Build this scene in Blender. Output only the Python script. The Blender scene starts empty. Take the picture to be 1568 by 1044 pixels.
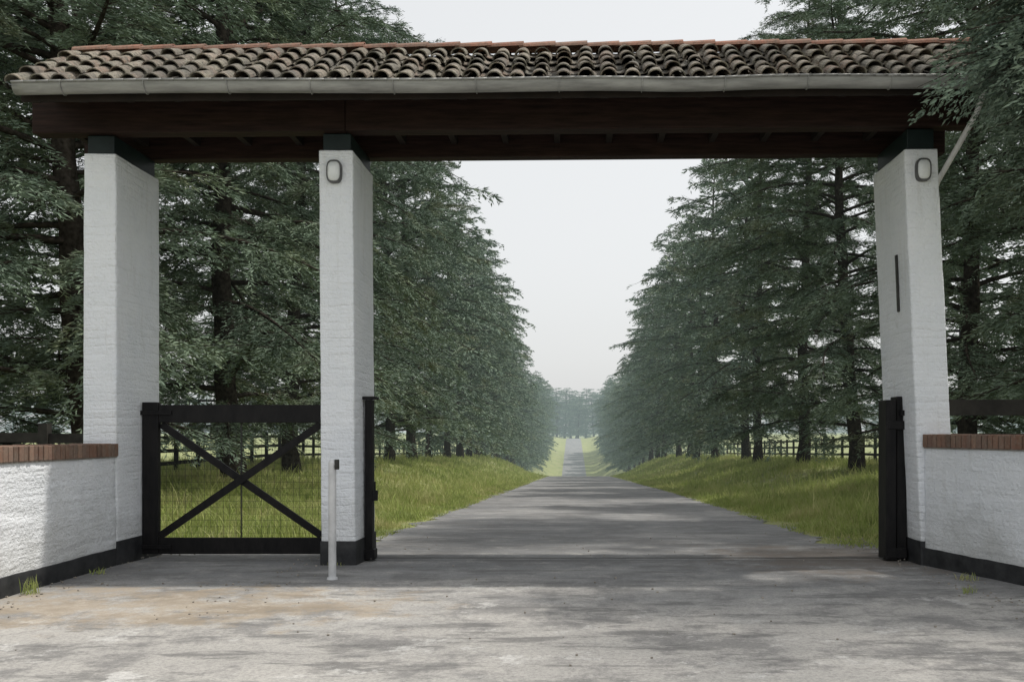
import bpy, bmesh, math, random
import numpy as np
from mathutils import Vector, Matrix, noise
random.seed(3); np.random.seed(3)
scene=bpy.context.scene
V=Vector
# ---------------------------------------------------------------- materials
def newmat(name):
    m=bpy.data.materials.new(name); m.use_nodes=True
    nt=m.node_tree; nt.nodes.clear()
    out=nt.nodes.new('ShaderNodeOutputMaterial')
    return m,nt,out
def N(nt,t,**kw):
    n=nt.nodes.new(t)
    for k,v in kw.items():
        if k in n.inputs: n.inputs[k].default_value=v
        else: setattr(n,k,v)
    return n
def noi(nt,vec,scale,detail=4,rough=.6):
    n=N(nt,'ShaderNodeTexNoise'); n.inputs['Scale'].default_value=scale
    n.inputs['Detail'].default_value=detail; n.inputs['Roughness'].default_value=rough
    nt.links.new(vec,n.inputs['Vector']); return n.outputs['Fac']
def ramp(nt,fac,stops):
    r=N(nt,'ShaderNodeValToRGB'); e=r.color_ramp.elements
    while len(e)<len(stops): e.new(0.5)
    for i,(p,c) in enumerate(stops):
        e[i].position=p; e[i].color=(c[0],c[1],c[2],1) if not isinstance(c,(int,float)) else (c,c,c,1)
    nt.links.new(fac,r.inputs['Fac']); return r.outputs['Color']
def mix(nt,fac,a,b,mode='MIX'):
    m=N(nt,'ShaderNodeMix'); m.data_type='RGBA'; m.blend_type=mode
    for s,v in ((m.inputs[0],fac),(m.inputs[6],a),(m.inputs[7],b)):
        if hasattr(v,'is_linked'): nt.links.new(v,s)
        elif isinstance(v,(int,float)): s.default_value=v if s==m.inputs[0] else (v,v,v,1)
        else: s.default_value=(v[0],v[1],v[2],1)
    return m.outputs[2]
def math_(nt,op,a,b=None,clamp=False):
    m=N(nt,'ShaderNodeMath'); m.operation=op; m.use_clamp=clamp
    for i,v in enumerate((a,b)):
        if v is None: continue
        if hasattr(v,'is_linked'): nt.links.new(v,m.inputs[i])
        else: m.inputs[i].default_value=v
    return m.outputs[0]
HAZE=(0.50,0.60,0.61)
def finish(nt,out,col,rough=.8,bump=None,bstr=.3,bdist=.01,spec=.3,haze=False,metal=0,transl=None,diffuse=False):
    if diffuse:
        p=N(nt,'ShaderNodeBsdfDiffuse'); nt.links.new(col,p.inputs['Color'])
    else:
        p=N(nt,'ShaderNodeBsdfPrincipled')
        if hasattr(col,'is_linked'): nt.links.new(col,p.inputs['Base Color'])
        else: p.inputs['Base Color'].default_value=(*col,1)
        if hasattr(rough,'is_linked'): nt.links.new(rough,p.inputs['Roughness'])
        else: p.inputs['Roughness'].default_value=rough
        p.inputs['Specular IOR Level'].default_value=spec
        p.inputs['Metallic'].default_value=metal
    if bump is not None:
        b=N(nt,'ShaderNodeBump'); b.inputs['Strength'].default_value=bstr; b.inputs['Distance'].default_value=bdist
        nt.links.new(bump,b.inputs['Height']); nt.links.new(b.outputs[0],p.inputs['Normal'])
    sh=p.outputs[0]
    if transl:
        t=N(nt,'ShaderNodeBsdfTranslucent')
        nt.links.new(col,t.inputs['Color'])
        ms=N(nt,'ShaderNodeMixShader'); ms.inputs[0].default_value=transl
        nt.links.new(sh,ms.inputs[1]); nt.links.new(t.outputs[0],ms.inputs[2]); sh=ms.outputs[0]
    if haze:   # painted haze: emission mixed into the surface, growing with world distance down the avenue
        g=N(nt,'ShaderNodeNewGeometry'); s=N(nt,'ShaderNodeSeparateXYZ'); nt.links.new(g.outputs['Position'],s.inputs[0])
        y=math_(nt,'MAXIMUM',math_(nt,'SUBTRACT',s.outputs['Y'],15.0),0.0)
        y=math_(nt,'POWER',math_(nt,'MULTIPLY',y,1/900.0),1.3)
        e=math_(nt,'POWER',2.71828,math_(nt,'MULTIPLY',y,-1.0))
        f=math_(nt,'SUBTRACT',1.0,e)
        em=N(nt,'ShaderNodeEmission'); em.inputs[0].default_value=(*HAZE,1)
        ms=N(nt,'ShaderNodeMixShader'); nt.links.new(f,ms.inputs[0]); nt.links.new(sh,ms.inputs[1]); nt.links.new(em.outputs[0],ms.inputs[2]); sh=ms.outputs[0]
    nt.links.new(sh,out.inputs['Surface'])
def pos(nt): return N(nt,'ShaderNodeNewGeometry').outputs['Position']
def isl(nt): return N(nt,'ShaderNodeNewGeometry').outputs['Random Per Island']

def m_foliage(name,haze):
    m,nt,out=newmat(name); P=pos(nt)
    n1=noi(nt,P,.6,1)
    oi=N(nt,'ShaderNodeObjectInfo').outputs['Random']
    c=ramp(nt,n1,[(.3,(.095,.14,.118)),(.5,(.15,.207,.16)),(.62,(.195,.24,.165)),(.75,(.20,.19,.115))])
    c=mix(nt,math_(nt,'MULTIPLY',isl(nt),.6),c,(.30,.365,.30))
    c=mix(nt,math_(nt,'MULTIPLY',oi,.35),c,(.125,.165,.095))
    finish(nt,out,c,haze=haze,diffuse=True); m.cycles.emission_sampling='NONE'; return m
def m_bark():
    m,nt,out=newmat('cedar_bark'); P=pos(nt)
    n=noi(nt,P,9,2)
    c=ramp(nt,n,[(.3,(.022,.019,.016)),(.7,(.070,.060,.050))])
    finish(nt,out,c,haze=True,diffuse=True); m.cycles.emission_sampling='NONE'; return m
def m_grass():
    m,nt,out=newmat('grass_blades'); P=pos(nt)
    n=noi(nt,P,.7,5,.75)
    c=ramp(nt,n,[(.34,(.16,.23,.06)),(.5,(.32,.40,.11)),(.62,(.48,.46,.22))])
    c=mix(nt,math_(nt,'MULTIPLY',isl(nt),.45),c,(.52,.49,.27))
    finish(nt,out,c,haze=True,transl=.3,diffuse=True); m.cycles.emission_sampling='NONE'; return m
def m_ground():
    m,nt,out=newmat('ground_soil_grass'); P=pos(nt)
    n=noi(nt,P,.3,6); n2=noi(nt,P,6,5)
    c=ramp(nt,n,[(.35,(.19,.24,.08)),(.55,(.27,.31,.11)),(.75,(.34,.32,.18))])
    c=mix(nt,ramp(nt,n2,[(.45,0),(.65,.8)]),c,(.27,.23,.15))
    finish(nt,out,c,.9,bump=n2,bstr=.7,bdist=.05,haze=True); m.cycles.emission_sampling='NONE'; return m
def m_road():
    m,nt,out=newmat('worn_asphalt'); P=pos(nt)
    mp=N(nt,'ShaderNodeMapping'); mp.inputs['Scale'].default_value=(.30,1.1,1); nt.links.new(P,mp.inputs[0])
    a=noi(nt,mp.outputs[0],.9,7,.68); b=noi(nt,P,2.2,8,.75); f=noi(nt,P,45,3,.8); g=noi(nt,P,130,2,.8)
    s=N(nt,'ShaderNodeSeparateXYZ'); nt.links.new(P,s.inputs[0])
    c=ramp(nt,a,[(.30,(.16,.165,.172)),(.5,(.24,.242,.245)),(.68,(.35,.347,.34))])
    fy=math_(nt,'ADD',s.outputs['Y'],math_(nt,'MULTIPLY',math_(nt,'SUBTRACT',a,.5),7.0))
    fore=ramp(nt,math_(nt,'DIVIDE',fy,20.0),[(.36,1),(.46,0)])  # sunlit foreground against darker roof-shadow zone painted into the albedo, along with pale wear
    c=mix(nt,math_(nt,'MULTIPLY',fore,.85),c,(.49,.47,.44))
    c=mix(nt,ramp(nt,b,[(.52,0),(.68,.65)]),c,(.51,.49,.455))
    c=mix(nt,ramp(nt,noi(nt,P,.9,7,.75),[(.49,0),(.58,.65)]),c,(.16,.158,.158))
    c=mix(nt,ramp(nt,noi(nt,mp.outputs[0],3.0,7,.75),[(.52,0),(.60,.7)]),c,(.14,.138,.135))
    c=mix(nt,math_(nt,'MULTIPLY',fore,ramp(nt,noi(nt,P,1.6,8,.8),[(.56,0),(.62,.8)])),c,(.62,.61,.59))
    v=N(nt,'ShaderNodeTexVoronoi'); v.feature='DISTANCE_TO_EDGE'; v.inputs['Scale'].default_value=.45
    dn=N(nt,'ShaderNodeTexNoise'); dn.inputs['Scale'].default_value=2.0; dn.inputs['Detail'].default_value=5; nt.links.new(P,dn.inputs['Vector'])
    va=N(nt,'ShaderNodeVectorMath'); va.operation='MULTIPLY_ADD'; nt.links.new(dn.outputs['Color'],va.inputs[0]); va.inputs[1].default_value=(.9,.9,.9); nt.links.new(P,va.inputs[2])
    nt.links.new(va.outputs[0],v.inputs['Vector'])
    crack=ramp(nt,v.outputs['Distance'],[(.0,.6),(.008,0)])
    cm=math_(nt,'MULTIPLY',crack,ramp(nt,noi(nt,P,.5,2),[(.5,0),(.65,1)]))
    c=mix(nt,cm,c,(.07,.065,.06))
    c=mix(nt,ramp(nt,f,[(.35,.45),(.6,0)]),c,(.11,.11,.11))
    c=mix(nt,ramp(nt,g,[(.6,0),(.75,.5)]),c,(.55,.53,.50))
    dx=math_(nt,'MULTIPLY',math_(nt,'ADD',s.outputs['X'],3.6),.42)
    dy=math_(nt,'MULTIPLY',math_(nt,'SUBTRACT',s.outputs['Y'],7.6),1.0)
    d=math_(nt,'ADD',math_(nt,'MULTIPLY',dx,dx),math_(nt,'MULTIPLY',dy,dy))
    d=math_(nt,'ADD',d,math_(nt,'MULTIPLY',math_(nt,'SUBTRACT',b,.5),7.0))
    c=mix(nt,ramp(nt,d,[(.05,.55),(1.0,0)]),c,(.36,.285,.195))
    dx=math_(nt,'MULTIPLY',math_(nt,'SUBTRACT',s.outputs['X'],3.1),.6)
    dy=math_(nt,'MULTIPLY',math_(nt,'SUBTRACT',s.outputs['Y'],10.8),.55)
    d=math_(nt,'ADD',math_(nt,'MULTIPLY',dx,dx),math_(nt,'MULTIPLY',dy,dy))
    d=math_(nt,'ADD',d,math_(nt,'MULTIPLY',math_(nt,'SUBTRACT',b,.5),6.0))
    c=mix(nt,ramp(nt,d,[(.05,.6),(1.0,0)]),c,(.18,.145,.115))
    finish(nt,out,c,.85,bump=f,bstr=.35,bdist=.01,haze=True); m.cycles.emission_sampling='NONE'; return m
def m_stucco(name,brick):
    m,nt,out=newmat(name); P=pos(nt)
    a=noi(nt,P,28,5,.65); b=noi(nt,P,1.3,6,.7); st=N(nt,'ShaderNodeMapping'); st.inputs['Scale'].default_value=(7,7,.7); nt.links.new(P,st.inputs[0])
    s=noi(nt,st.outputs[0],1.5,5,.7)
    br=N(nt,'ShaderNodeMapping'); br.inputs['Scale'].default_value=(1.2,1.2,9); nt.links.new(P,br.inputs[0])
    h2=noi(nt,br.outputs[0],1.0,3,.6)
    c=ramp(nt,b,[(.3,(.78,.815,.86)),(.6,(.86,.885,.92))])
    c=mix(nt,ramp(nt,s,[(.56,0),(.78,.35)]),c,(.52,.51,.47))
    c=mix(nt,ramp(nt,noi(nt,P,3.5,6,.8),[(.58,0),(.70,.3)]),c,(.55,.56,.56))
    sz=N(nt,'ShaderNodeSeparateXYZ'); nt.links.new(P,sz.inputs[0])
    low=ramp(nt,math_(nt,'ADD',sz.outputs['Z'],math_(nt,'MULTIPLY',math_(nt,'SUBTRACT',b,.5),1.8)),[(.15,.5),(.75,0)])
    c=mix(nt,low,c,(.42,.41,.37))
    hh=math_(nt,'ADD',a,math_(nt,'MULTIPLY',h2,1.4))
    if brick:
        cx=N(nt,'ShaderNodeCombineXYZ'); nt.links.new(math_(nt,'ADD',sz.outputs['X'],sz.outputs['Y']),cx.inputs[0])
        wz=math_(nt,'ADD',sz.outputs['Z'],math_(nt,'MULTIPLY',noi(nt,P,4,4),.09)); nt.links.new(wz,cx.inputs[1])
        bt=N(nt,'ShaderNodeTexBrick'); bt.inputs['Scale'].default_value=1; bt.inputs['Brick Width'].default_value=.26; bt.inputs['Row Height'].default_value=.088; bt.inputs['Mortar Size'].default_value=.018; bt.inputs['Mortar Smooth'].default_value=1
        nt.links.new(cx.outputs[0],bt.inputs['Vector'])
        vis=ramp(nt,noi(nt,P,1.7,3),[(.38,0),(.62,.28)])
        hh=math_(nt,'SUBTRACT',hh,math_(nt,'MULTIPLY',bt.outputs['Fac'],vis))
        finish(nt,out,c,.75,bump=hh,bstr=.8,bdist=.028,spec=.25)
    else: finish(nt,out,c,.75,bump=hh,bstr=.9,bdist=.03,spec=.25)
    return m
def m_plain(name,c1,c2,scale=8,rough=.6,bs=.2,bd=.01,spec=.3,metal=0,stretch=None,haze=False):
    m,nt,out=newmat(name); P=pos(nt)
    if stretch:
        mp=N(nt,'ShaderNodeMapping'); mp.inputs['Scale'].default_value=stretch; nt.links.new(P,mp.inputs[0]); P=mp.outputs[0]
    n=noi(nt,P,scale,5,.65)
    c=ramp(nt,n,[(.3,c1),(.7,c2)])
    finish(nt,out,c,rough,bump=n,bstr=bs,bdist=bd,spec=spec,metal=metal,haze=haze)
    if haze: m.cycles.emission_sampling='NONE'
    return m
def m_tile(name,cols,lich):
    m,nt,out=newmat(name); P=pos(nt)
    c=ramp(nt,isl(nt),cols)
    n=noi(nt,P,5,5,.75); n2=noi(nt,P,22,5,.75)
    c=mix(nt,ramp(nt,n,[(.40,0),(.60,lich)]),c,(.24,.225,.18))
    c=mix(nt,ramp(nt,n2,[(.47,0),(.60,.85*lich)]),c,(.06,.057,.052))
    c=mix(nt,ramp(nt,noi(nt,P,50,3),[(.56,0),(.66,.6*lich)]),c,(.40,.39,.35))
    c=mix(nt,ramp(nt,noi(nt,P,1.2,4),[(.46,0),(.60,.65*lich)]),c,(.10,.098,.09))
    finish(nt,out,c,.9,bump=n2,bstr=.6,bdist=.01,spec=.2); return m
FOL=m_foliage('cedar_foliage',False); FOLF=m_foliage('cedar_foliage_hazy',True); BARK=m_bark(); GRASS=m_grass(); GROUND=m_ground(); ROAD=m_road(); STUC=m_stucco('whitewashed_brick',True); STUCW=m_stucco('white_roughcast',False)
PLINTH=m_plain('black_bitumen_paint',(.012,.013,.015),(.045,.046,.048),6,.6)
BLACKW=m_plain('black_painted_wood',(.005,.005,.006),(.016,.015,.015),5,.55,.3,.01,spec=.2,stretch=(3,3,1))
BEAMW=m_plain('dark_stained_beam',(.010,.006,.005),(.036,.020,.016),4,.7,.4,.01,spec=.15,stretch=(.5,6,6))
SOFF=m_plain('dark_soffit_wood',(.008,.006,.005),(.022,.015,.012),4,.8)
GREEN=m_plain('dark_green_paint',(.004,.010,.010),(.010,.020,.020),6,.5)
GUT=m_plain('grey_zinc_gutter',(.16,.16,.155),(.36,.36,.345),3,.45,.1,.005,spec=.5,metal=.15,stretch=(.6,4,4))
PIPE=m_plain('painted_downpipe',(.50,.50,.50),(.68,.68,.67),6,.5)
POLE=m_plain('galvanised_post_paint',(.44,.45,.46),(.66,.67,.68),5,.45,.1,.003,spec=.5)
WIRE=m_plain('dark_wire',(.02,.02,.02),(.05,.05,.045),5,.5)
FENCEW=m_plain('fence_wood',(.012,.011,.010),(.045,.042,.036),4,.85,haze=True)
MORT=m_plain('mortar',(.20,.18,.16),(.32,.30,.27),30,.95)
LRING=m_plain('lamp_metal_ring',(.05,.053,.056),(.13,.13,.13),9,.4,spec=.5)
LGLASS=m_plain('lamp_frosted_glass',(.66,.69,.70),(.80,.82,.82),9,.25,.0,.001,spec=.5)
TILE=m_tile('weathered_clay_tile',[(0,(.13,.102,.085)),(.35,(.24,.172,.135)),(.65,(.20,.178,.15)),(1,(.32,.265,.215))],.95)
RIDGE=m_tile('terracotta_ridge_tile',[(0,(.30,.14,.10)),(.5,(.38,.19,.135)),(1,(.31,.19,.15))],.4)
BRICK=m_tile('cap_brick',[(0,(.13,.075,.055)),(.4,(.24,.13,.09)),(.7,(.19,.115,.09)),(1,(.29,.175,.125))],.3)
# ---------------------------------------------------------------- mesh helpers
def link(o): scene.collection.objects.link(o); return o
def np_mesh(name,verts,quads,matidx,mats,smooth=False):
    me=bpy.data.meshes.new(name)
    verts=np.asarray(verts,dtype=np.float32); quads=np.asarray(quads,dtype=np.int32)
    me.vertices.add(len(verts)); me.vertices.foreach_set('co',verts.ravel())
    me.loops.add(quads.size); me.loops.foreach_set('vertex_index',quads.ravel())
    me.polygons.add(len(quads)); me.polygons.foreach_set('loop_start',np.arange(0,quads.size,4,dtype=np.int32))
    for m in mats: me.materials.append(m)
    if matidx is not None: me.polygons.foreach_set('material_index',np.asarray(matidx,dtype=np.int32))
    if smooth: me.polygons.foreach_set('use_smooth',np.ones(len(quads),dtype=bool))
    me.update(calc_edges=True); me.validate(); return me
class MB:
    def __init__(s): s.v=[];s.f=[];s.m=[]
    def hexa(s,p,mi=0):
        b=len(s.v); s.v+= [tuple(q) for q in p]
        s.f+=[(b,b+3,b+2,b+1),(b+4,b+5,b+6,b+7),(b,b+1,b+5,b+4),(b+1,b+2,b+6,b+5),(b+2,b+3,b+7,b+6),(b+3,b,b+4,b+7)]
        s.m+=[mi]*6
    def box(s,x0,x1,y0,y1,z0,z1,mi=0):
        s.hexa([(x0,y0,z0),(x1,y0,z0),(x1,y1,z0),(x0,y1,z0),(x0,y0,z1),(x1,y0,z1),(x1,y1,z1),(x0,y1,z1)],mi)
    def bar(s,p0,p1,w,t,up=(0,1,0),mi=0):
        p0=V(p0);p1=V(p1);d=(p1-p0).normalized();u=V(up);a=d.cross(u).normalized()*w/2;u=a.cross(d).normalized()*t/2
        s.hexa([p0-a-u,p0+a-u,p0+a+u,p0-a+u,p1-a-u,p1+a-u,p1+a+u,p1-a+u],mi)
    def cyl(s,p0,p1,r0,r1,n=12,mi=0):
        p0=V(p0);p1=V(p1);d=(p1-p0).normalized();a=d.orthogonal().normalized();c=d.cross(a);b=len(s.v)
        for p,r in((p0,r0),(p1,r1)):
            for i in range(n):
                t=2*math.pi*i/n; s.v.append(tuple(p+(a*math.cos(t)+c*math.sin(t))*r))
        for i in range(n): s.f.append((b+i,b+(i+1)%n,b+n+(i+1)%n,b+n+i)); s.m.append(mi)
        s.f.append(tuple(b+n-1-i for i in range(n))); s.f.append(tuple(b+n+i for i in range(n))); s.m+=[mi,mi]
    def obj(s,name,mats,parent=None,bevel=0,smooth=False):
        me=bpy.data.meshes.new(name); me.from_pydata(s.v,[],s.f)
        for m in mats: me.materials.append(m)
        me.polygons.foreach_set('material_index',s.m)
        if smooth: me.polygons.foreach_set('use_smooth',[True]*len(me.polygons))
        bm=bmesh.new(); bm.from_mesh(me); bmesh.ops.recalc_face_normals(bm,faces=bm.faces); bm.to_mesh(me); bm.free()
        me.update(); o=link(bpy.data.objects.new(name,me))
        if parent: o.parent=parent
        if bevel:
            b=o.modifiers.new('bevel','BEVEL'); b.width=bevel; b.segments=2; b.limit_method='ANGLE'
        return o
def empty(name,parent=None):
    o=link(bpy.data.objects.new(name,None)); o.empty_display_size=.3
    if parent:o.parent=parent
    return o
def rough_hexa(name,p,mat,parent,bev=.02,amp=.004,cuts=14,seed=0):
    b=MB(); b.hexa(p); me=bpy.data.meshes.new(name); me.from_pydata(b.v,[],b.f)
    bm=bmesh.new(); bm.from_mesh(me); bmesh.ops.recalc_face_normals(bm,faces=bm.faces)
    bmesh.ops.bevel(bm,geom=list(bm.edges),offset=bev,segments=2,affect='EDGES',profile=.6)
    for it in range(7):
        es=[e for e in bm.edges if e.calc_length()>.12]
        if not es: break
        bmesh.ops.subdivide_edges(bm,edges=es,cuts=1,use_grid_fill=True)
    bmesh.ops.triangulate(bm,faces=[f for f in bm.faces if len(f.verts)>4])
    for v in bm.verts:
        n=noise.noise_vector(v.co*1.8+V((seed,0,0)))*amp*1.3+noise.noise_vector(v.co*10)*amp*.9
        v.co+=n
    bm.to_mesh(me); bm.free(); me.materials.append(mat)
    me.polygons.foreach_set('use_smooth',[True]*len(me.polygons))
    o=link(bpy.data.objects.new(name,me)); o.parent=parent; return o
# ---------------------------------------------------------------- terrain
def sst(x): x=np.clip(x,0,1); return x*x*(3-2*x)
_py=np.array([-300,10,60,110,130,150,175,200,225,245,300,392,430,600,4000.]); _pz=np.array([0,0,-2.0,-4.0,-5.4,-7.4,-9.6,-11.1,-11.4,-10.7,-7.6,-2.8,-2.0,-3,-3.])
_ys=np.linspace(-300,4000,8601); _zz=np.interp(_ys,_py,_pz); _k=np.hanning(13);_k/=_k.sum(); _zz[10:-10]=np.convolve(_zz,_k,'same')[10:-10]
def H(x,y):
    x=np.asarray(x,float);y=np.asarray(y,float)
    z=np.interp(y,_ys,_zz)
    A=np.interp(y,[12,45,110,200,400,4000],[0,1.3,2.4,3.2,1.,1.])
    d=np.abs(x-.65)
    z1=z+A*sst((d-4.6)/7.0)
    s=sst((d-20)/60.)
    return z1*(1-s)+s*(-.3+0*y)
xs=np.unique(np.concatenate([np.linspace(-1500,-100,15),np.linspace(-100,-24,14),np.linspace(-24,-4,36),[-3.95,0.65,5.25],np.linspace(5.3,25,36),np.linspace(25,100,14),np.linspace(100,1500,15)]))
ys=np.unique(np.concatenate([np.linspace(-200,0,8),np.linspace(0,60,61),np.linspace(60,300,100),np.linspace(300,600,60),np.linspace(600,4000,18)]))
X,Y=np.meshgrid(xs,ys); Z=H(X,Y)
vs=np.stack([X,Y,Z],-1).reshape(-1,3); nx=len(xs); ny=len(ys)
i=np.arange(nx-1)[None,:]+np.arange(ny-1)[:,None]*nx
q=np.stack([i,i+1,i+1+nx,i+nx],-1).reshape(-1,4)
link(bpy.data.objects.new('ground',np_mesh('ground',vs,q,None,[GROUND],True)))
def R_edge(y): return np.interp(y,[11,18,40,110],[3.62,3.85,4.25,4.5])
ry=np.unique(np.concatenate([np.linspace(-20,60,641),ys[(ys>=60)&(ys<=440)]]))
rv=[];rq=[]
def redge(y):
    l=-2.95; r=float(R_edge(y))
    if y<12.6:
        s=float(sst((12.9-y)/1.7)); l-=9*s; r+=9*s*.9
    w=.2 if y<60 else .05
    l+=w*2*noise.noise(V((y*.9,0,0)))+w*noise.noise(V((y*3,0,5)))+w*.8*noise.noise(V((y*8,3,5))); r+=w*2*noise.noise(V((y*.9,9,0)))+w*noise.noise(V((y*3,7,5)))+w*.8*noise.noise(V((y*8,7,5)))
    if y>200: r-=.8
    return l,r
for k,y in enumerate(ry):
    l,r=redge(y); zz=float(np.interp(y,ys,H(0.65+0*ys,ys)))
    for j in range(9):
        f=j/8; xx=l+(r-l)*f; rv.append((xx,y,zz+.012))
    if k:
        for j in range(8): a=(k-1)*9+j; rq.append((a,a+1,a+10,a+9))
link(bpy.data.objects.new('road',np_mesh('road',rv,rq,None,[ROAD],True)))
b=MB(); b.box(-2.36,3.6,10.42,10.45,.013,.019); b.obj('gate_threshold_strip',[WIRE])
# ---------------------------------------------------------------- cedar trees
def make_tree(name,seed,Ht=21,R=5.0,z0=2.0,nl=105,extra=None,dens=1.0,leaf=1.0,exdens=1.0,lw=1.0,fol=None,spread=60):
    rs=np.random.RandomState(seed)
    Vt=[];Q=[];M=[];nv=0
    def add(v,q,m):
        nonlocal nv
        Vt.append(v); Q.append(q+nv); M.append(np.full(len(q),m)); nv+=len(v)
    def tube(pts,rad,n=5,m=0):
        pts=np.asarray(pts,float);k=len(pts); d=np.gradient(pts,axis=0); d/=np.linalg.norm(d,axis=1)[:,None]+1e-9
        ref=np.array([0,0,1.]) if abs(d[0,2])<.8 else np.array([1.,0,0])
        a=np.cross(d,ref);a/=np.linalg.norm(a,axis=1)[:,None]+1e-9;c=np.cross(d,a)
        th=np.arange(n)*2*np.pi/n
        v=(pts[:,None]+np.asarray(rad)[:,None,None]*(a[:,None]*np.cos(th)[None,:,None]+c[:,None]*np.sin(th)[None,:,None])).reshape(-1,3)
        q=[]
        for i in range(k-1):
            for j in range(n): q.append((i*n+j,i*n+(j+1)%n,(i+1)*n+(j+1)%n,(i+1)*n+j))
        add(v,np.array(q),m)
    zs=np.linspace(-.4,Ht,16); wob=np.cumsum(rs.normal(0,.08,(16,2)),0); wob-=wob[1]; tp=np.c_[wob[:,0],wob[:,1],zs]
    tr=.30*(1-zs.clip(0)/Ht)**.9+.02; tr[0]=.45; tube(tp,tr,9)
    def trunk(z): return np.array([np.interp(z,zs,tp[:,0]),np.interp(z,zs,tp[:,1]),z])
    limbs=[]
    for i in range(nl):
        t=((i+rs.rand()*.8)/nl)**1.0; z=z0+(Ht-z0-.3)*t
        az=i*2.39996+rs.normal(0,.4)
        L=R*(min(1,(1-t)*2.9)**.6)*rs.choice([.45,.7,.92,1.0,1.18])*rs.uniform(.9,1.08)+.4
        if t<.1: L*=rs.uniform(.75,1)
        el=math.radians(4+20*t+rs.normal(0,9))
        limbs.append((trunk(z),az,L,el,rs.uniform(.16,.38)*(1 if t>.08 else .7)))
    sprB=[];sprD=[];sprL=[]
    allL=[]
    for (b,az,L,el,dr) in limbs:
        s=np.linspace(0,1,9); h=np.array([math.cos(az),math.sin(az),0])
        bend=rs.normal(0,.15); side=np.array([-h[1],h[0],0])
        pts=b+h*L*s[:,None]*math.cos(el)+side*(bend*L*s**2)[:,None]+np.array([0,0,1.])*(L*(math.tan(el)*s-dr*s**2.2))[:,None]
        allL.append((pts,L,dens,1.0))
    if extra:
        for p0,p1,dr in extra:
            p0=np.array(p0);p1=np.array(p1);s=np.linspace(0,1,11);L=np.linalg.norm(p1-p0)
            pts=p0+(p1-p0)*s[:,None]+np.array([0,0,1.])*(dr*L*np.sin(s*np.pi))[:,None]; allL.append((pts,L,exdens,.8))
    for pts,L,dn,lf in allL:
        tube(pts,np.linspace(.03+.010*L,.008,len(pts)),4)
        nt_=int((L*6.5+4)*max(1,dn**.5)); s=rs.uniform(.08,1,nt_)**.8; k=s*(len(pts)-1); i0=np.minimum(k.astype(int),len(pts)-2); f=(k-i0)[:,None]
        bp=pts[i0]*(1-f)+pts[i0+1]*f; d=pts[i0+1]-pts[i0]; d/=np.linalg.norm(d,axis=1)[:,None]
        hs=np.stack([-d[:,1],d[:,0],0*s],1); hs/=np.linalg.norm(hs,axis=1)[:,None]+1e-9
        sg=np.where(rs.rand(nt_)<.5,-1,1); an=np.radians(rs.uniform(15,75,nt_))
        td=d*np.cos(an)[:,None]+hs*(sg*np.sin(an))[:,None]; td[:,2]+=rs.normal(-.08,.18,nt_); td/=np.linalg.norm(td,axis=1)[:,None]
        tl=(.24*min(L,5)+.35)*(1.1-.6*s)*rs.uniform(.5,1.3,nt_)
        w=np.array([0,0,.010]); v=np.stack([bp-w,bp+td*tl[:,None]*.98-w*.3,bp+td*tl[:,None]*.98+w*.3,bp+w],1).reshape(-1,3)
        add(v,np.arange(nt_*4).reshape(-1,4),0)
        ns=np.maximum((tl*46*dn).astype(int),4); idx=np.repeat(np.arange(nt_),ns); n=len(idx)
        u=rs.uniform(.05,1.02,n)**.85; droop=-.34*u**2*tl[idx]
        B=bp[idx]+td[idx]*(tl[idx]*u)[:,None]; B[:,2]+=droop
        B+=rs.normal(0,.04,(n,3))
        T=td[idx]; S=np.stack([-T[:,1],T[:,0],0*u],1); sg=np.where(rs.rand(n)<.5,-1,1)
        an=np.radians(rs.uniform(5,spread,n)); D=T*np.cos(an)[:,None]+S*(sg*np.sin(an))[:,None]
        D[:,2]+=rs.normal(-.20*u,.24,n); D/=np.linalg.norm(D,axis=1)[:,None]
        sprB.append(B);sprD.append(D);sprL.append(rs.uniform(.10,.28,n)*(1.1-.3*u)*leaf*lf)
    B=np.concatenate(sprB);D=np.concatenate(sprD);Ls=np.concatenate(sprL)[:,None];n=len(B)
    rnd=rs.normal(0,1,(n,3)); Wd=np.cross(D,rnd); Wd/=np.linalg.norm(Wd,axis=1)[:,None]
    wd=rs.uniform(.014,.030,(n,1))*leaf*lw
    v=np.stack([B,B+D*Ls*.4+Wd*wd,B+D*Ls,B+D*Ls*.4-Wd*wd],1).reshape(-1,3)
    add(v,np.arange(n*4).reshape(-1,4),1)
    return np_mesh(name,np.concatenate(Vt),np.concatenate(Q),np.concatenate(M),[BARK,fol or FOL])
tm=[make_tree('cedar_a',1,Ht=23.5,R=4.6,dens=1.3,nl=125,leaf=.85,lw=.8,spread=75),make_tree('cedar_b',2,Ht=25,R=4.9,dens=1.3,nl=130,leaf=.85,lw=.8,spread=75),make_tree('cedar_c',5,Ht=22.5,R=4.5,dens=1.3,nl=120,z0=1.9,leaf=.85,lw=.8,spread=75)]
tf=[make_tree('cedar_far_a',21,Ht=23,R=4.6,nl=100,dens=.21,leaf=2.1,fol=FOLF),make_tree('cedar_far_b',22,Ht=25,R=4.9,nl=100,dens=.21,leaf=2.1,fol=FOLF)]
def put(me,x,y,s=1,rz=None,name='cedar_tree',sx=1,parent=None):
    o=link(bpy.data.objects.new(name,me)); o.location=(x,y,float(H(x,y))-.1); o.rotation_euler=(random.uniform(-.03,.03),random.uniform(-.03,.03),random.uniform(0,6.28) if rz is None else rz)
    o.scale=(s*sx,s*sx,s)
    if parent:o.parent=parent
    return o
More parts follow.
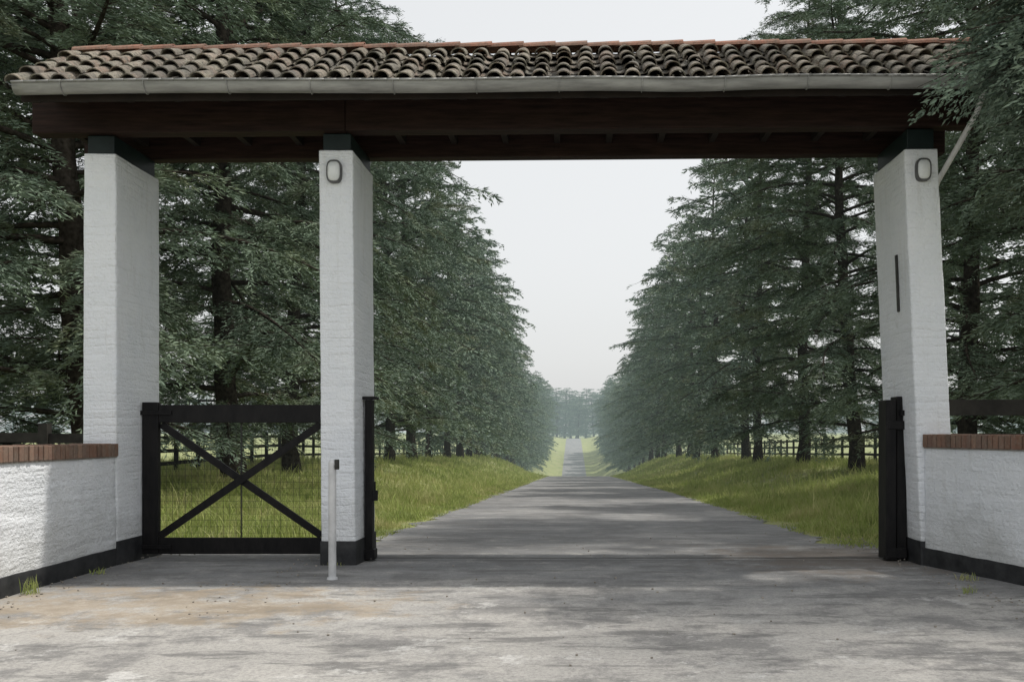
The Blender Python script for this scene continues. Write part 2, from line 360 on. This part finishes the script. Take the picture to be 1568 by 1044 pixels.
for side in(-1,1):
    y=18.8 if side<0 else 18.4
    k=0
    while y<335:
        x=.65+side*(11.0+random.uniform(-.5,.5)+(.9 if y>130 else 0))
        if y<52: put(tm[(k+(side>0))%3],x,y,random.uniform(.9,1.06))
        else: put(tf[(k+(side>0))%2],x,y,random.uniform(.84,1.06))
        y+=random.uniform(7.2,8.6)*(1.35 if (side>0 and k%2==1) else 1); k+=1
for (x,y,s) in [(-16.5,22,1.0),(-14.5,12.8,.95),(15.5,15.5,1.0)]:
    put(tm[int(y)%3],x,y,s)
for side in(-1,1):
    for y in(26,38,51): put(tf[int(y)%2],.65+side*(21+random.uniform(-1,1)),y,random.uniform(.9,1.1))
ex=[]
rr=np.random.RandomState(7)
for (x,z,y) in [(4.25,5.0,8.3),(4.6,4.85,8.7),(4.5,5.2,8.4),(4.85,4.65,8.6),(4.9,5.0,8.8),(5.0,5.5,8.4),(4.6,5.6,8.7),(5.1,4.5,8.7),(4.2,6.2,8.4),(3.8,6.5,8.6),(4.9,6.1,8.3),(3.6,6.9,8.5),(4.1,5.3,8.4),(4.35,5.75,8.5),(4.6,5.95,8.6),(4.95,4.3,8.6),(4.0,6.0,8.5),(4.0,5.1,8.6)]:
    ex.append(((0,0,z+rr.uniform(.4,1.4)),(x-10.6,y-8.9,z),.07))
nt_mesh=make_tree('cedar_near',11,Ht=20,R=4.6,z0=4.5,nl=60,extra=ex,dens=.6,exdens=3.4,leaf=.55,lw=.85,spread=85)
o=put(nt_mesh,10.6,8.9,1,0); o.rotation_euler=(0,0,0); o.location.z=0
wood=empty('distant_woodland')
for k in range(56):
    a=k/55; x=-420+840*a+random.uniform(-6,6)
    put(tf[k%2],x,470+random.uniform(0,50)+abs(x)*.15,random.uniform(.8,1.05),name='wood_tree',sx=2.2,parent=wood)
for k in range(14):
    put(tf[k%2],-22+k*3.6+random.uniform(-1,1),446+random.uniform(0,26),random.uniform(.85,1.15),name='wood_tree',sx=1.7,parent=wood)
# ---------------------------------------------------------------- grass
def make_grass():
    rs=np.random.RandomState(4); P=[]
    for (n,x0,x1,y0,y1) in [(60000,-12,-2.8,12.2,30),(30000,-13,-2.7,30,70),(18000,-13,-2.7,70,130),(52000,3.6,13,11.8,30),(30000,3.9,14,30,70),(18000,3.9,14,70,130),(14000,-20,-12,12,50),(12000,13,22,12,50),(22000,-3.6,-2.6,12.6,60),(22000,3.6,4.7,12.2,60)]:
        x=rs.uniform(x0,x1,n); y=y0+(y1-y0)*rs.rand(n); P.append(np.c_[x,y])
    P=np.concatenate(P); x,y=P[:,0],P[:,1]
    cl=np.array([noise.noise(V((a*.9,b_*.9,0)))+.6*noise.noise(V((a*.3,b_*.25,4))) for a,b_ in zip(x,y)])*1.4+.5; cl=np.clip(cl,0,1)
    edge=np.minimum(np.abs(x+2.95),np.abs(x-R_edge(y)))
    inside=(x>-2.85)&(x<R_edge(y)-.1)
    h=(.06+.36*cl*rs.rand(len(x))+.08*rs.rand(len(x)))*np.clip(.22+edge*.6,.2,1)
    tall=rs.rand(len(x))<.05; h[tall]*=1.7
    keep=(rs.rand(len(x))<.25+.75*np.clip(edge/.6,0,1))&~inside&(rs.rand(len(x))<.3+cl); x,y,h=x[keep],y[keep],h[keep]; n=len(x)
    z=H(x,y)-.01; w=.005+.00030*y; a=rs.uniform(0,6.283,n); wx,wy=np.cos(a)*w,np.sin(a)*w
    lx,ly=rs.normal(0,.38,n)*h,rs.normal(0,.38,n)*h
    def st(dx,dy,dz): return np.stack([x+dx,y+dy,z+dz],1)
    v=np.stack([st(-wx,-wy,0*h),st(wx,wy,0*h),st(lx*.4+wx*.7,ly*.4+wy*.7,h*.6),st(lx*.4-wx*.7,ly*.4-wy*.7,h*.6),st(lx+wx*.1,ly+wy*.1,h),st(lx-wx*.1,ly-wy*.1,h)],1).reshape(-1,3)
    b=np.arange(n)*6; q=np.concatenate([np.stack([b,b+1,b+2,b+3],1),np.stack([b+3,b+2,b+4,b+5],1)])
    return np_mesh('grass',v,q,None,[GRASS])
link(bpy.data.objects.new('grass',make_grass()))
def tuft(name,x,y,n,h,r,z=0.01):
    rs=np.random.RandomState(int(abs(x*100)+y*10)); b=MB()
    for k in range(n):
        a=rs.uniform(0,6.28);rr=r*rs.rand()**.7;bx,by=x+math.cos(a)*rr,y+math.sin(a)*rr;hh=h*rs.uniform(.4,1.1);w=.0035
        l=rs.normal(0,.35,2)*hh;c=rs.uniform(0,6.28);wx,wy=math.cos(c)*w,math.sin(c)*w
        i=len(b.v);b.v+=[(bx-wx,by-wy,z),(bx+wx,by+wy,z),(bx+l[0]*.4+wx,by+l[1]*.4+wy,z+hh*.6),(bx+l[0]*.4-wx,by+l[1]*.4-wy,z+hh*.6),(bx+l[0],by+l[1],z+hh)]
        b.f+=[(i,i+1,i+2,i+3),(i+3,i+2,i+4)];b.m+=[0,0]
    b.obj(name,[GRASS])
for (x,y,n,h,r) in [(-4.9,8.15,40,.16,.08),(-4.9,9.3,30,.07,.1),(3.6,8.2,24,.08,.08),(3.9,8.9,30,.08,.1),(4.9,11.6,90,.55,.15),(-2.6,9.85,16,.05,.12)]:
    tuft('weed_tuft',x,y,n,h,r)
# ---------------------------------------------------------------- gateway
G=empty('entrance_gateway')
def tz(x,z): return z+.008*x
def column(nm,xb0,xb1,xt0,xt1,ztop,y0,y1,sd):
    rough_hexa(nm,[(xb0,y0,-.1),(xb1,y0,-.1),(xb1,y1,-.1),(xb0,y1,-.1),(xt0,y0,ztop),(xt1,y0,ztop),(xt1,y1,ztop),(xt0,y1,ztop)],STUC,G,seed=sd)
    e=.012; p=.26; f=p/ztop; xa=xb0+(xt0-xb0)*f; xc=xb1+(xt1-xb1)*f
    rough_hexa(nm+'_plinth',[(xb0-e,y0-e,-.1),(xb1+e,y0-e,-.1),(xb1+e,y1+e,-.1),(xb0-e,y1+e,-.1),(xa-e,y0-e,p),(xc+e,y0-e,p),(xc+e,y1+e,p),(xa-e,y1+e,p)],PLINTH,G,bev=.008,amp=.003)
column('pillar_1',-5.44,-5.06,-5.43,-5.07,tz(-5,4.60),10,11.05,1)
column('pillar_2',-2.79,-2.41,-2.82,-2.44,tz(-2.6,4.62),10,11.0,5)
column('pillar_3',3.88,4.27,3.68,4.05,tz(3.9,4.58),10,11.05,9)
b=MB()
for x0,x1 in((-5.40,-5.10),(-2.78,-2.47),(3.72,4.02)):
    xm=(x0+x1)/2; b.box(x0,x1,10.03,11.0,tz(xm,4.585),tz(xm,4.81))
b.obj('pillar_head_blocks',[GREEN],G,.01)
def tbeam(b,x0,x1,y0,y1,z0,z1,mi=0):
    b.hexa([(x0,y0,tz(x0,z0)),(x1,y0,tz(x1,z0)),(x1,y1,tz(x1,z0)),(x0,y1,tz(x0,z0)),(x0,y0,tz(x0,z1)),(x1,y0,tz(x1,z1)),(x1,y1,tz(x1,z1)),(x0,y1,tz(x0,z1))],mi)
b=MB(); tbeam(b,-5.98,-2.52,9.96,10.16,4.82,5.30); tbeam(b,-2.515,4.5,9.957,10.157,4.82,5.30); tbeam(b,-5.9,4.5,10.88,11.06,4.80,5.25)
b.obj('roof_beams',[BEAMW],G,.012)
b=MB()
for x in np.arange(-5.8,4.4,.62): tbeam(b,x,x+.07,10.165,10.875,4.95,5.09)
b.obj('tie_beams',[SOFF],G)
YR=10.52; YE=9.36; ZE=5.12; ZR=5.90; SL=math.atan2(ZR-ZE,YR-YE); LEN=math.hypot(ZR-ZE,YR-YE)
RX0=-5.80; RX1=4.56
def rp(u,v,w,side=1):
    y=YE+v*math.cos(SL)-w*math.sin(SL); z=ZE+v*math.sin(SL)+w*math.cos(SL)
    z+= .010*math.sin(u*1.3)*v
    if side<0: y=2*YR-y
    return (u,y,tz(u,z))
b=MB()
for sd in(1,-1):
    b.hexa([rp(RX0+.03,.0,-.09,sd),rp(RX1-.03,.0,-.09,sd),rp(RX1-.03,LEN,-.09,sd),rp(RX0+.03,LEN,-.09,sd),rp(RX0+.03,.0,-.05,sd),rp(RX1-.03,.0,-.05,sd),rp(RX1-.03,LEN,-.05,sd),rp(RX0+.03,LEN,-.05,sd)])
    for x in np.arange(RX0+.1,RX1-.1,.5):
        b.hexa([rp(x,.05,-.2,sd),rp(x+.08,.05,-.2,sd),rp(x+.08,LEN-.1,-.2,sd),rp(x,LEN-.1,-.2,sd),rp(x,.05,-.093,sd),rp(x+.08,.05,-.093,sd),rp(x+.08,LEN-.1,-.093,sd),rp(x,LEN-.1,-.093,sd)])
for x in(RX0+.06,RX1-.10):
    i=len(b.v)
    for dx in(0,.04):
        b.v+=[(x+dx,YE+.3,tz(x,ZE+.05)),(x+dx,2*YR-YE-.3,tz(x,ZE+.05)),(x+dx,YR,tz(x,ZR-.14))]
    b.f+=[(i,i+1,i+2),(i+3,i+5,i+4),(i,i+3,i+4,i+1),(i+1,i+4,i+5,i+2),(i+2,i+5,i+3,i)]; b.m+=[0]*5
b.obj('roof_deck_and_rafters',[SOFF],G)
b=MB(); PITCH=.235; EXP=.275; TL=.36
def tile(b,u,v,side,cover,mi=0):
    j=lambda s:random.gauss(0,s)
    u+=j(.010); v+=j(.018); sk=j(.018); n=9
    r0,r1=(.088,.070) if cover else (.082,.095); th=.014
    w0,w1=(.052,.012) if cover else (.045,.012)
    w0+=j(.009)
    i=len(b.v)
    for (vv,r,w,us) in((v,r0,w0,0),(v+TL,r1,w1,sk)):
        for rr in(r,r-th):
            for k in range(n):
                a=math.pi*k/(n-1)
                if cover: b.v.append(rp(u+us+rr*math.cos(a),vv,w+rr*math.sin(a)*.86,side))
                else: b.v.append(rp(u+us+rr*math.cos(a),vv,w+.01-rr*math.sin(a)*.62,side))
    for k in range(n-1):
        b.f+=[(i+k,i+k+1,i+2*n+k+1,i+2*n+k),(i+n+k+1,i+n+k,i+3*n+k,i+3*n+k+1),(i+k,i+n+k,i+n+k+1,i+k+1)]; b.m+=[mi]*3
    b.f+=[(i,i+2*n,i+3*n,i+n),(i+n-1,i+2*n-1,i+4*n-1,i+3*n-1)]; b.m+=[mi]*2
nc=int((RX1-RX0)/PITCH)+1
for side in(1,-1):
    for c in range(nc):
        u=RX0+.06+c*PITCH
        for r in range(5):
            v=-.07+r*EXP
            tile(b,u,v,side,True)
            if c<nc-1: tile(b,u+PITCH/2,v+.0,side,False)
b.obj('roof_tiles',[TILE],G)
b=MB(); x=RX0+.0
while x<RX1-.1:
    n=9; i=len(b.v); L=.42; dz=random.gauss(0,.003)
    for (xx,r,zo) in((x,.098,-.006),(x+L,.110,.006)):
        for rr in(r,r-.015):
            for k in range(n):
                a=math.pi*k/(n-1); b.v.append((xx,YR+rr*math.cos(a),tz(xx,ZR+.035+zo+dz+rr*math.sin(a)*.75)))
    for k in range(n-1):
        b.f+=[(i+k,i+k+1,i+2*n+k+1,i+2*n+k),(i+n+k+1,i+n+k,i+3*n+k,i+3*n+k+1),(i+k,i+n+k,i+n+k+1,i+k+1),(i+2*n+k,i+2*n+k+1,i+3*n+k+1,i+3*n+k)]; b.m+=[0]*4
    x+=.37
b.obj('ridge_tiles',[RIDGE],G)
# gutter
b=MB(); n=10; seg=80; X0=-5.74;X1=4.5; GD=.105
def gs(x): return -.028*math.exp(-((x-1.2)/.7)**2)+.010*math.sin(x*1.1)
for s in range(seg+1):
    x=X0+(X1-X0)*s/seg
    for rr in(1,.93):
        for k in range(n):
            a=math.pi*k/(n-1); b.v.append((x,9.285-.075*rr*math.cos(a),tz(x,5.09+gs(x)-GD*rr*math.sin(a))))
for s in range(seg):
    o_=s*2*n
    for k in range(n-1):
        b.f+=[(o_+k,o_+k+1,o_+2*n+k+1,o_+2*n+k),(o_+n+k+1,o_+n+k,o_+3*n+k,o_+3*n+k+1)]; b.m+=[0,0]
for o_ in(0,seg*2*n):
    b.f.append(tuple(o_+k for k in range(n))); b.m.append(0)
for s in range(seg):
    x=X0+(X1-X0)*s/seg; x2=X0+(X1-X0)*(s+1)/seg
    b.cyl((x,9.205,tz(x,5.093+gs(x))),(x2,9.205,tz(x2,5.093+gs(x2))),.013,.013,6)
b.obj('gutter',[GUT],G,smooth=True)
b=MB()
for x in np.arange(X0+.5,X1,.85):
    for k in range(8):
        a0=math.pi*k/8;a1=math.pi*(k+1)/8
        p=lambda a:(x,9.285-.079*math.cos(a),tz(x,5.09+gs(x)-(GD+.004)*math.sin(a)))
        b.bar(p(a0),p(a1),.02,.006,(1,0,0))
b.obj('gutter_brackets',[GUT],G)
b=MB(); tbeam(b,X0,X1,9.375,9.40,4.95,5.10); b.obj('fascia_board',[SOFF],G)
b=MB(); pts=[(4.25,9.3,4.98),(4.23,9.45,4.80),(4.13,10.2,4.30),(4.13,10.35,4.15),(4.33,10.35,.15)]
for p,q_ in zip(pts[:-1],pts[1:]): b.cyl(p,q_,.030,.030,12)
for z in(3.6,2.2,1.0):
    x=4.13+(4.15-z)/4*.2; b.cyl((x,10.35,z),(x,10.35,z+.04),.042,.042,12)
b.obj('downpipe',[PIPE],G,smooth=False)
b=MB(); b.bar((3.742,10.35,2.85),(3.715,10.35,3.5),.02,.05,(0,1,0)); b.obj('dark_slot_strip',[WIRE],G,.004)  # dark strip laid on the pillar face, standing in for a narrow recessed slot
# ---------------------------------------------------------------- wall lamps
def lamp(x,y,z):
    L=empty('wall_lamp'); L.location=(x,y,z)
    b=MB(); n=28;a,c=.085,.128
    prof=[(1.0,.01),(1.0,-.045),(.96,-.06),(.86,-.06),(.82,-.045)]
    for (s,d) in prof:
        for k in range(n):
            t=2*math.pi*k/n; ct,st=math.cos(t),math.sin(t)
            px=a*(s if s==1 else s-.02)*math.copysign(abs(ct)**.65,ct); pz=c*s*math.copysign(abs(st)**.65,st); b.v.append((px,d,pz))
    for i in range(len(prof)-1):
        for k in range(n): b.f.append((i*n+k,i*n+(k+1)%n,(i+1)*n+(k+1)%n,(i+1)*n+k)); b.m.append(0)
    b.obj('housing_ring',[LRING],L,smooth=True)
    b=MB(); b.v.append((0,-.085,0))
    for j,(s,d) in enumerate([(.35,-.083),(.68,-.072),(.87,-.044)]):
        for k in range(n):
            t=2*math.pi*k/n; ct,st=math.cos(t),math.sin(t); b.v.append((a*s*math.copysign(abs(ct)**.65,ct),d,c*s*math.copysign(abs(st)**.65,st)))
    for k in range(n): b.f.append((0,1+k,1+(k+1)%n)); b.m.append(0)
    for j in range(2):
        for k in range(n): b.f.append((1+j*n+k,1+j*n+(k+1)%n,1+(j+1)*n+(k+1)%n,1+(j+1)*n+k)); b.m.append(0)
    b.obj('glass',[LGLASS],L,smooth=True)
lamp(-2.64,10.0,4.35); lamp(3.88,10.0,4.37)
# ---------------------------------------------------------------- boundary walls
def wall(p0,p1,th,ztop,zcap):
    W=empty('boundary_wall'); p0=V((*p0,0));p1=V((*p1,0)); d=(p1-p0); L=d.length; d.normalize(); nrm=V((-d.y,d.x,0))
    if th<0: nrm=-nrm; th=-th
    def P(a,t,z): q=p0+d*a+nrm*t; return (q.x,q.y,z)
    rough_hexa('render',[P(0,0,-.1),P(L,0,-.1),P(L,th,-.1),P(0,th,-.1),P(0,0,ztop),P(L,0,ztop),P(L,th,ztop),P(0,th,ztop)],STUCW,W,seed=20,amp=.007)
    rough_hexa('plinth',[P(0,-.014,-.1),P(L,-.014,-.1),P(L,th+.014,-.1),P(0,th+.014,-.1),P(0,-.014,.19),P(L,-.014,.19),P(L,th+.014,.19),P(0,th+.014,.19)],PLINTH,W,bev=.006,amp=.008,seed=3)
    b=MB(); b.hexa([P(0.002,-.012,ztop-.01),P(L,-.012,ztop-.01),P(L,th+.012,ztop-.01),P(0.002,th+.012,ztop-.01),P(0.002,-.012,zcap-.012),P(L,-.012,zcap-.012),P(L,th+.012,zcap-.012),P(0.002,th+.012,zcap-.012)])
    b.obj('mortar_bed',[MORT],W)
    b=MB(); a=.006
    while a<L-.07:
        w=.066; o1=random.gauss(0,.004); z=zcap+random.gauss(0,.003); s=random.gauss(0,.002)
        b.hexa([P(a,-.03+o1,ztop+.004),P(a+w,-.03+o1+s,ztop+.004),P(a+w,th+.03+o1,ztop+.004),P(a,th+.03+o1,ztop+.004),P(a,-.03+o1,z),P(a+w,-.03+o1+s,z),P(a+w,th+.03+o1,z),P(a,th+.03+o1,z)])
        a+=.077
    b.obj('brick_coping',[BRICK],W,.006)
wall((-5.06,9.99),(-4.98,5.0),-.37,1.20,1.345)
wall((3.90,9.99),(4.95,6.3),.36,1.30,1.445)
# ---------------------------------------------------------------- pedestrian gate
P_=empty('wooden_gate')
b=MB(); x0,x1,y,z0,z1=-5.05,-2.83,10.6,.04,1.80; t=.07
b.box(x0,x0+.19,y-t/2,y+t/2,z0,z1+.02); b.box(x1-.12,x1,y-t/2,y+t/2,z0,z1)
b.box(x0+.192,x1-.122,y-t/2+.004,y+t/2-.004,z1-.22,z1-.01); b.box(x0+.192,x1-.122,y-t/2+.004,y+t/2-.004,z0,z0+.19)
b.obj('frame',[BLACKW],P_,.006)
b=MB(); za,zb=z0+.19,z1-.22
b.bar((x0+.2,y-.012,za+.02),(x1-.13,y-.012,zb-.02),.085,.03); b.bar((x0+.2,y+.022,zb-.02),(x1-.13,y+.022,za+.02),.085,.03)
b.obj('cross_braces',[BLACKW],P_,.004)
b=MB()
for x in np.arange(x0+.25,x1-.13,.075): b.cyl((x,y+.042,za-.02),(x,y+.042,zb+.02),.0018,.0018,4)
for z in np.arange(za+.05,zb,.075): b.cyl((x0+.18,y+.046,z),(x1-.12,y+.046,z),.0018,.0018,4)
xm=(x0+x1)/2+.03; b.cyl((xm,y+.03,za),(xm,y+.03,zb),.009,.009,6)
b.obj('wire_mesh',[WIRE],P_)
b=MB(); b.box(x0-.02,x0+.35,y-.05,y-.037,z1-.13,z1-.08); b.box(x0-.02,x0+.35,y-.05,y-.037,z0+.06,z0+.11); b.box(x1-.10,x1-.02,y-.055,y-.037,.98,1.12)
b.obj('hinges_and_latch',[BLACKW],P_,.003)
g=empty('gate_post')
b=MB(); b.box(3.60,3.72,10.35,10.62,.0,1.84); b.box(3.735,3.85,10.38,10.60,.0,1.88); b.box(3.62,3.84,10.34,10.40,.02,.14); b.box(3.62,3.84,10.34,10.40,1.5,1.6)
b.box(3.80,3.90,10.42,10.5,1.80,1.93)
b.obj('post',[BLACKW],g,.01)
b=MB(); b.cyl((3.83,10.36,1.55),(3.83,10.36,1.98),.018,.018,8); b.box(3.76,3.86,10.33,10.36,1.66,1.72)
b.obj('latch_rod',[BLACKW],g)
g=empty('gate_post')
b=MB(); b.box(-2.395,-2.31,10.38,10.50,.0,1.84); b.box(-2.42,-2.26,10.36,10.52,1.845,1.88); b.box(-2.31,-2.25,10.38,10.42,.68,.80)
b.box(-2.405,-2.28,10.36,10.52,.0,.12)
b.obj('post',[BLACKW],g,.006)
b=MB(); b.cyl((-2.285,10.40,.70),(-2.285,10.40,.9),.012,.012,8); b.obj('drop_bolt',[BLACKW],g)
g=empty('service_post')
b=MB(); b.cyl((-2.39,8.96,0.01),(-2.39,8.96,1.17),.038,.038,20); b.cyl((-2.39,8.96,1.17),(-2.39,8.96,1.20),.038,.02,20); b.cyl((-2.39,8.96,.01),(-2.39,8.96,.03),.055,.05,20)
b.obj('tube',[POLE],g)
b=MB(); b.box(-2.362,-2.325,8.93,8.98,1.10,1.20); b.cyl((-2.34,8.92,1.12),(-2.34,8.92,1.15),.02,.02,10); b.obj('lock_box',[WIRE],g,.004)
# ---------------------------------------------------------------- fences
def fence(pts,h,name='paddock_fence',sp=2.0,rails=(.35,.75,1.15)):
    b=MB()
    for (xa,ya),(xb,yb) in zip(pts[:-1],pts[1:]):
        L=math.hypot(xb-xa,yb-ya); n=max(1,int(L/sp))
        for i in range(n+1):
            f=i/n;x=xa+(xb-xa)*f;y=ya+(yb-ya)*f;z=float(H(x,y)); b.bar((x,y,z-.3),(x+random.gauss(0,.01),y,z+h+random.gauss(0,.02)),.13,.13)
            if i<n:
                x2=xa+(xb-xa)*(i+1)/n;y2=ya+(yb-ya)*(i+1)/n;z2=float(H(x2,y2))
                for r in rails: b.bar((x,y+.005,z+r*h/1.3),(x2,y2,z2+r*h/1.3+random.gauss(0,.01)),.05,.14,(0,0,1))
    b.obj(name,[FENCEW])
fence([(-14.6,13.2),(-15,60),(-15,140)],1.5)
fence([(15.6,13.2),(16.2,60),(16,140)],1.5)
fence([(-6.3,13.1),(-14.5,13.1)],1.68,sp=1.3)
b=MB()
for k in range(9):
    b.box(4.6+k*1.2,4.7+k*1.2,11.45,11.55,-.1,1.9)
for z in(.35,.8,1.25,1.68): b.box(4.55,14.5,11.41,11.446,z,z+.20)
b.obj('rail_fence',[FENCEW],None,.005)
rs=np.random.RandomState(9); b=MB()
for k in range(420):
    if k%4==0: x=rs.uniform(-4.9,4.2);y=rs.uniform(5.5,13)
    else: x=random.choice([-4.85,3.75,-2.95])+rs.normal(0,.18);y=rs.uniform(7,12.5)
    s=rs.uniform(.004,.012)
    c=V((x,y,.013+s*.4)); pts=[c+V((rs.uniform(.6,1)*s*a,rs.uniform(.6,1)*s*bb,rs.uniform(.3,.8)*s*cc)) for a,bb,cc in((-1,-1,-1),(1,-1,-1),(1,1,-1),(-1,1,-1),(-1,-1,1),(1,-1,1),(1,1,1),(-1,1,1))]
    b.hexa(pts)
b.obj('gravel',[m_plain('gravel_stone',(.16,.14,.12),(.40,.37,.32),30,.9)])
# ---------------------------------------------------------------- light, sky, camera
elv=math.radians(61); azm=math.radians(14)
sd=V((math.cos(elv)*math.cos(azm),math.cos(elv)*math.sin(azm),math.sin(elv)))
sun=bpy.data.lights.new('sun','SUN'); sun.energy=3.0; sun.angle=math.radians(1.6); sun.color=(1,.95,.87)
so=link(bpy.data.objects.new('sun',sun)); so.rotation_euler=sd.to_track_quat('Z','Y').to_euler()
w=bpy.data.worlds.new('World'); scene.world=w; w.use_nodes=True; nt=w.node_tree
bg=nt.nodes['Background']; sky=nt.nodes.new('ShaderNodeTexSky'); sky.sky_type='NISHITA'; sky.sun_disc=False
sky.sun_elevation=elv; sky.sun_rotation=math.atan2(sd.x,sd.y); sky.dust_density=4; sky.air_density=1.2; sky.ozone_density=1
hs=nt.nodes.new('ShaderNodeHueSaturation'); hs.inputs['Saturation'].default_value=.28; nt.links.new(sky.outputs[0],hs.inputs['Color'])
m=nt.nodes.new('ShaderNodeMix'); m.data_type='RGBA'; m.inputs[0].default_value=.6; nt.links.new(hs.outputs[0],m.inputs[6]); m.inputs[7].default_value=(7.5,7.6,7.6,1)
nt.links.new(m.outputs[2],bg.inputs[0]); bg.inputs[1].default_value=.138
cam=bpy.data.cameras.new('camera'); co=link(bpy.data.objects.new('camera',cam)); co.location=(0,0,1.48); co.rotation_euler=(math.pi/2,0,0)
cam.sensor_width=36; cam.lens=31.68; cam.shift_x=-.0593; cam.shift_y=.088; cam.clip_end=6000; scene.camera=co
scene.view_settings.view_transform='Standard'; scene.view_settings.look='None'; scene.view_settings.exposure=0
print('tree faces',[len(t.polygons) for t in tm+tf+[nt_mesh]])
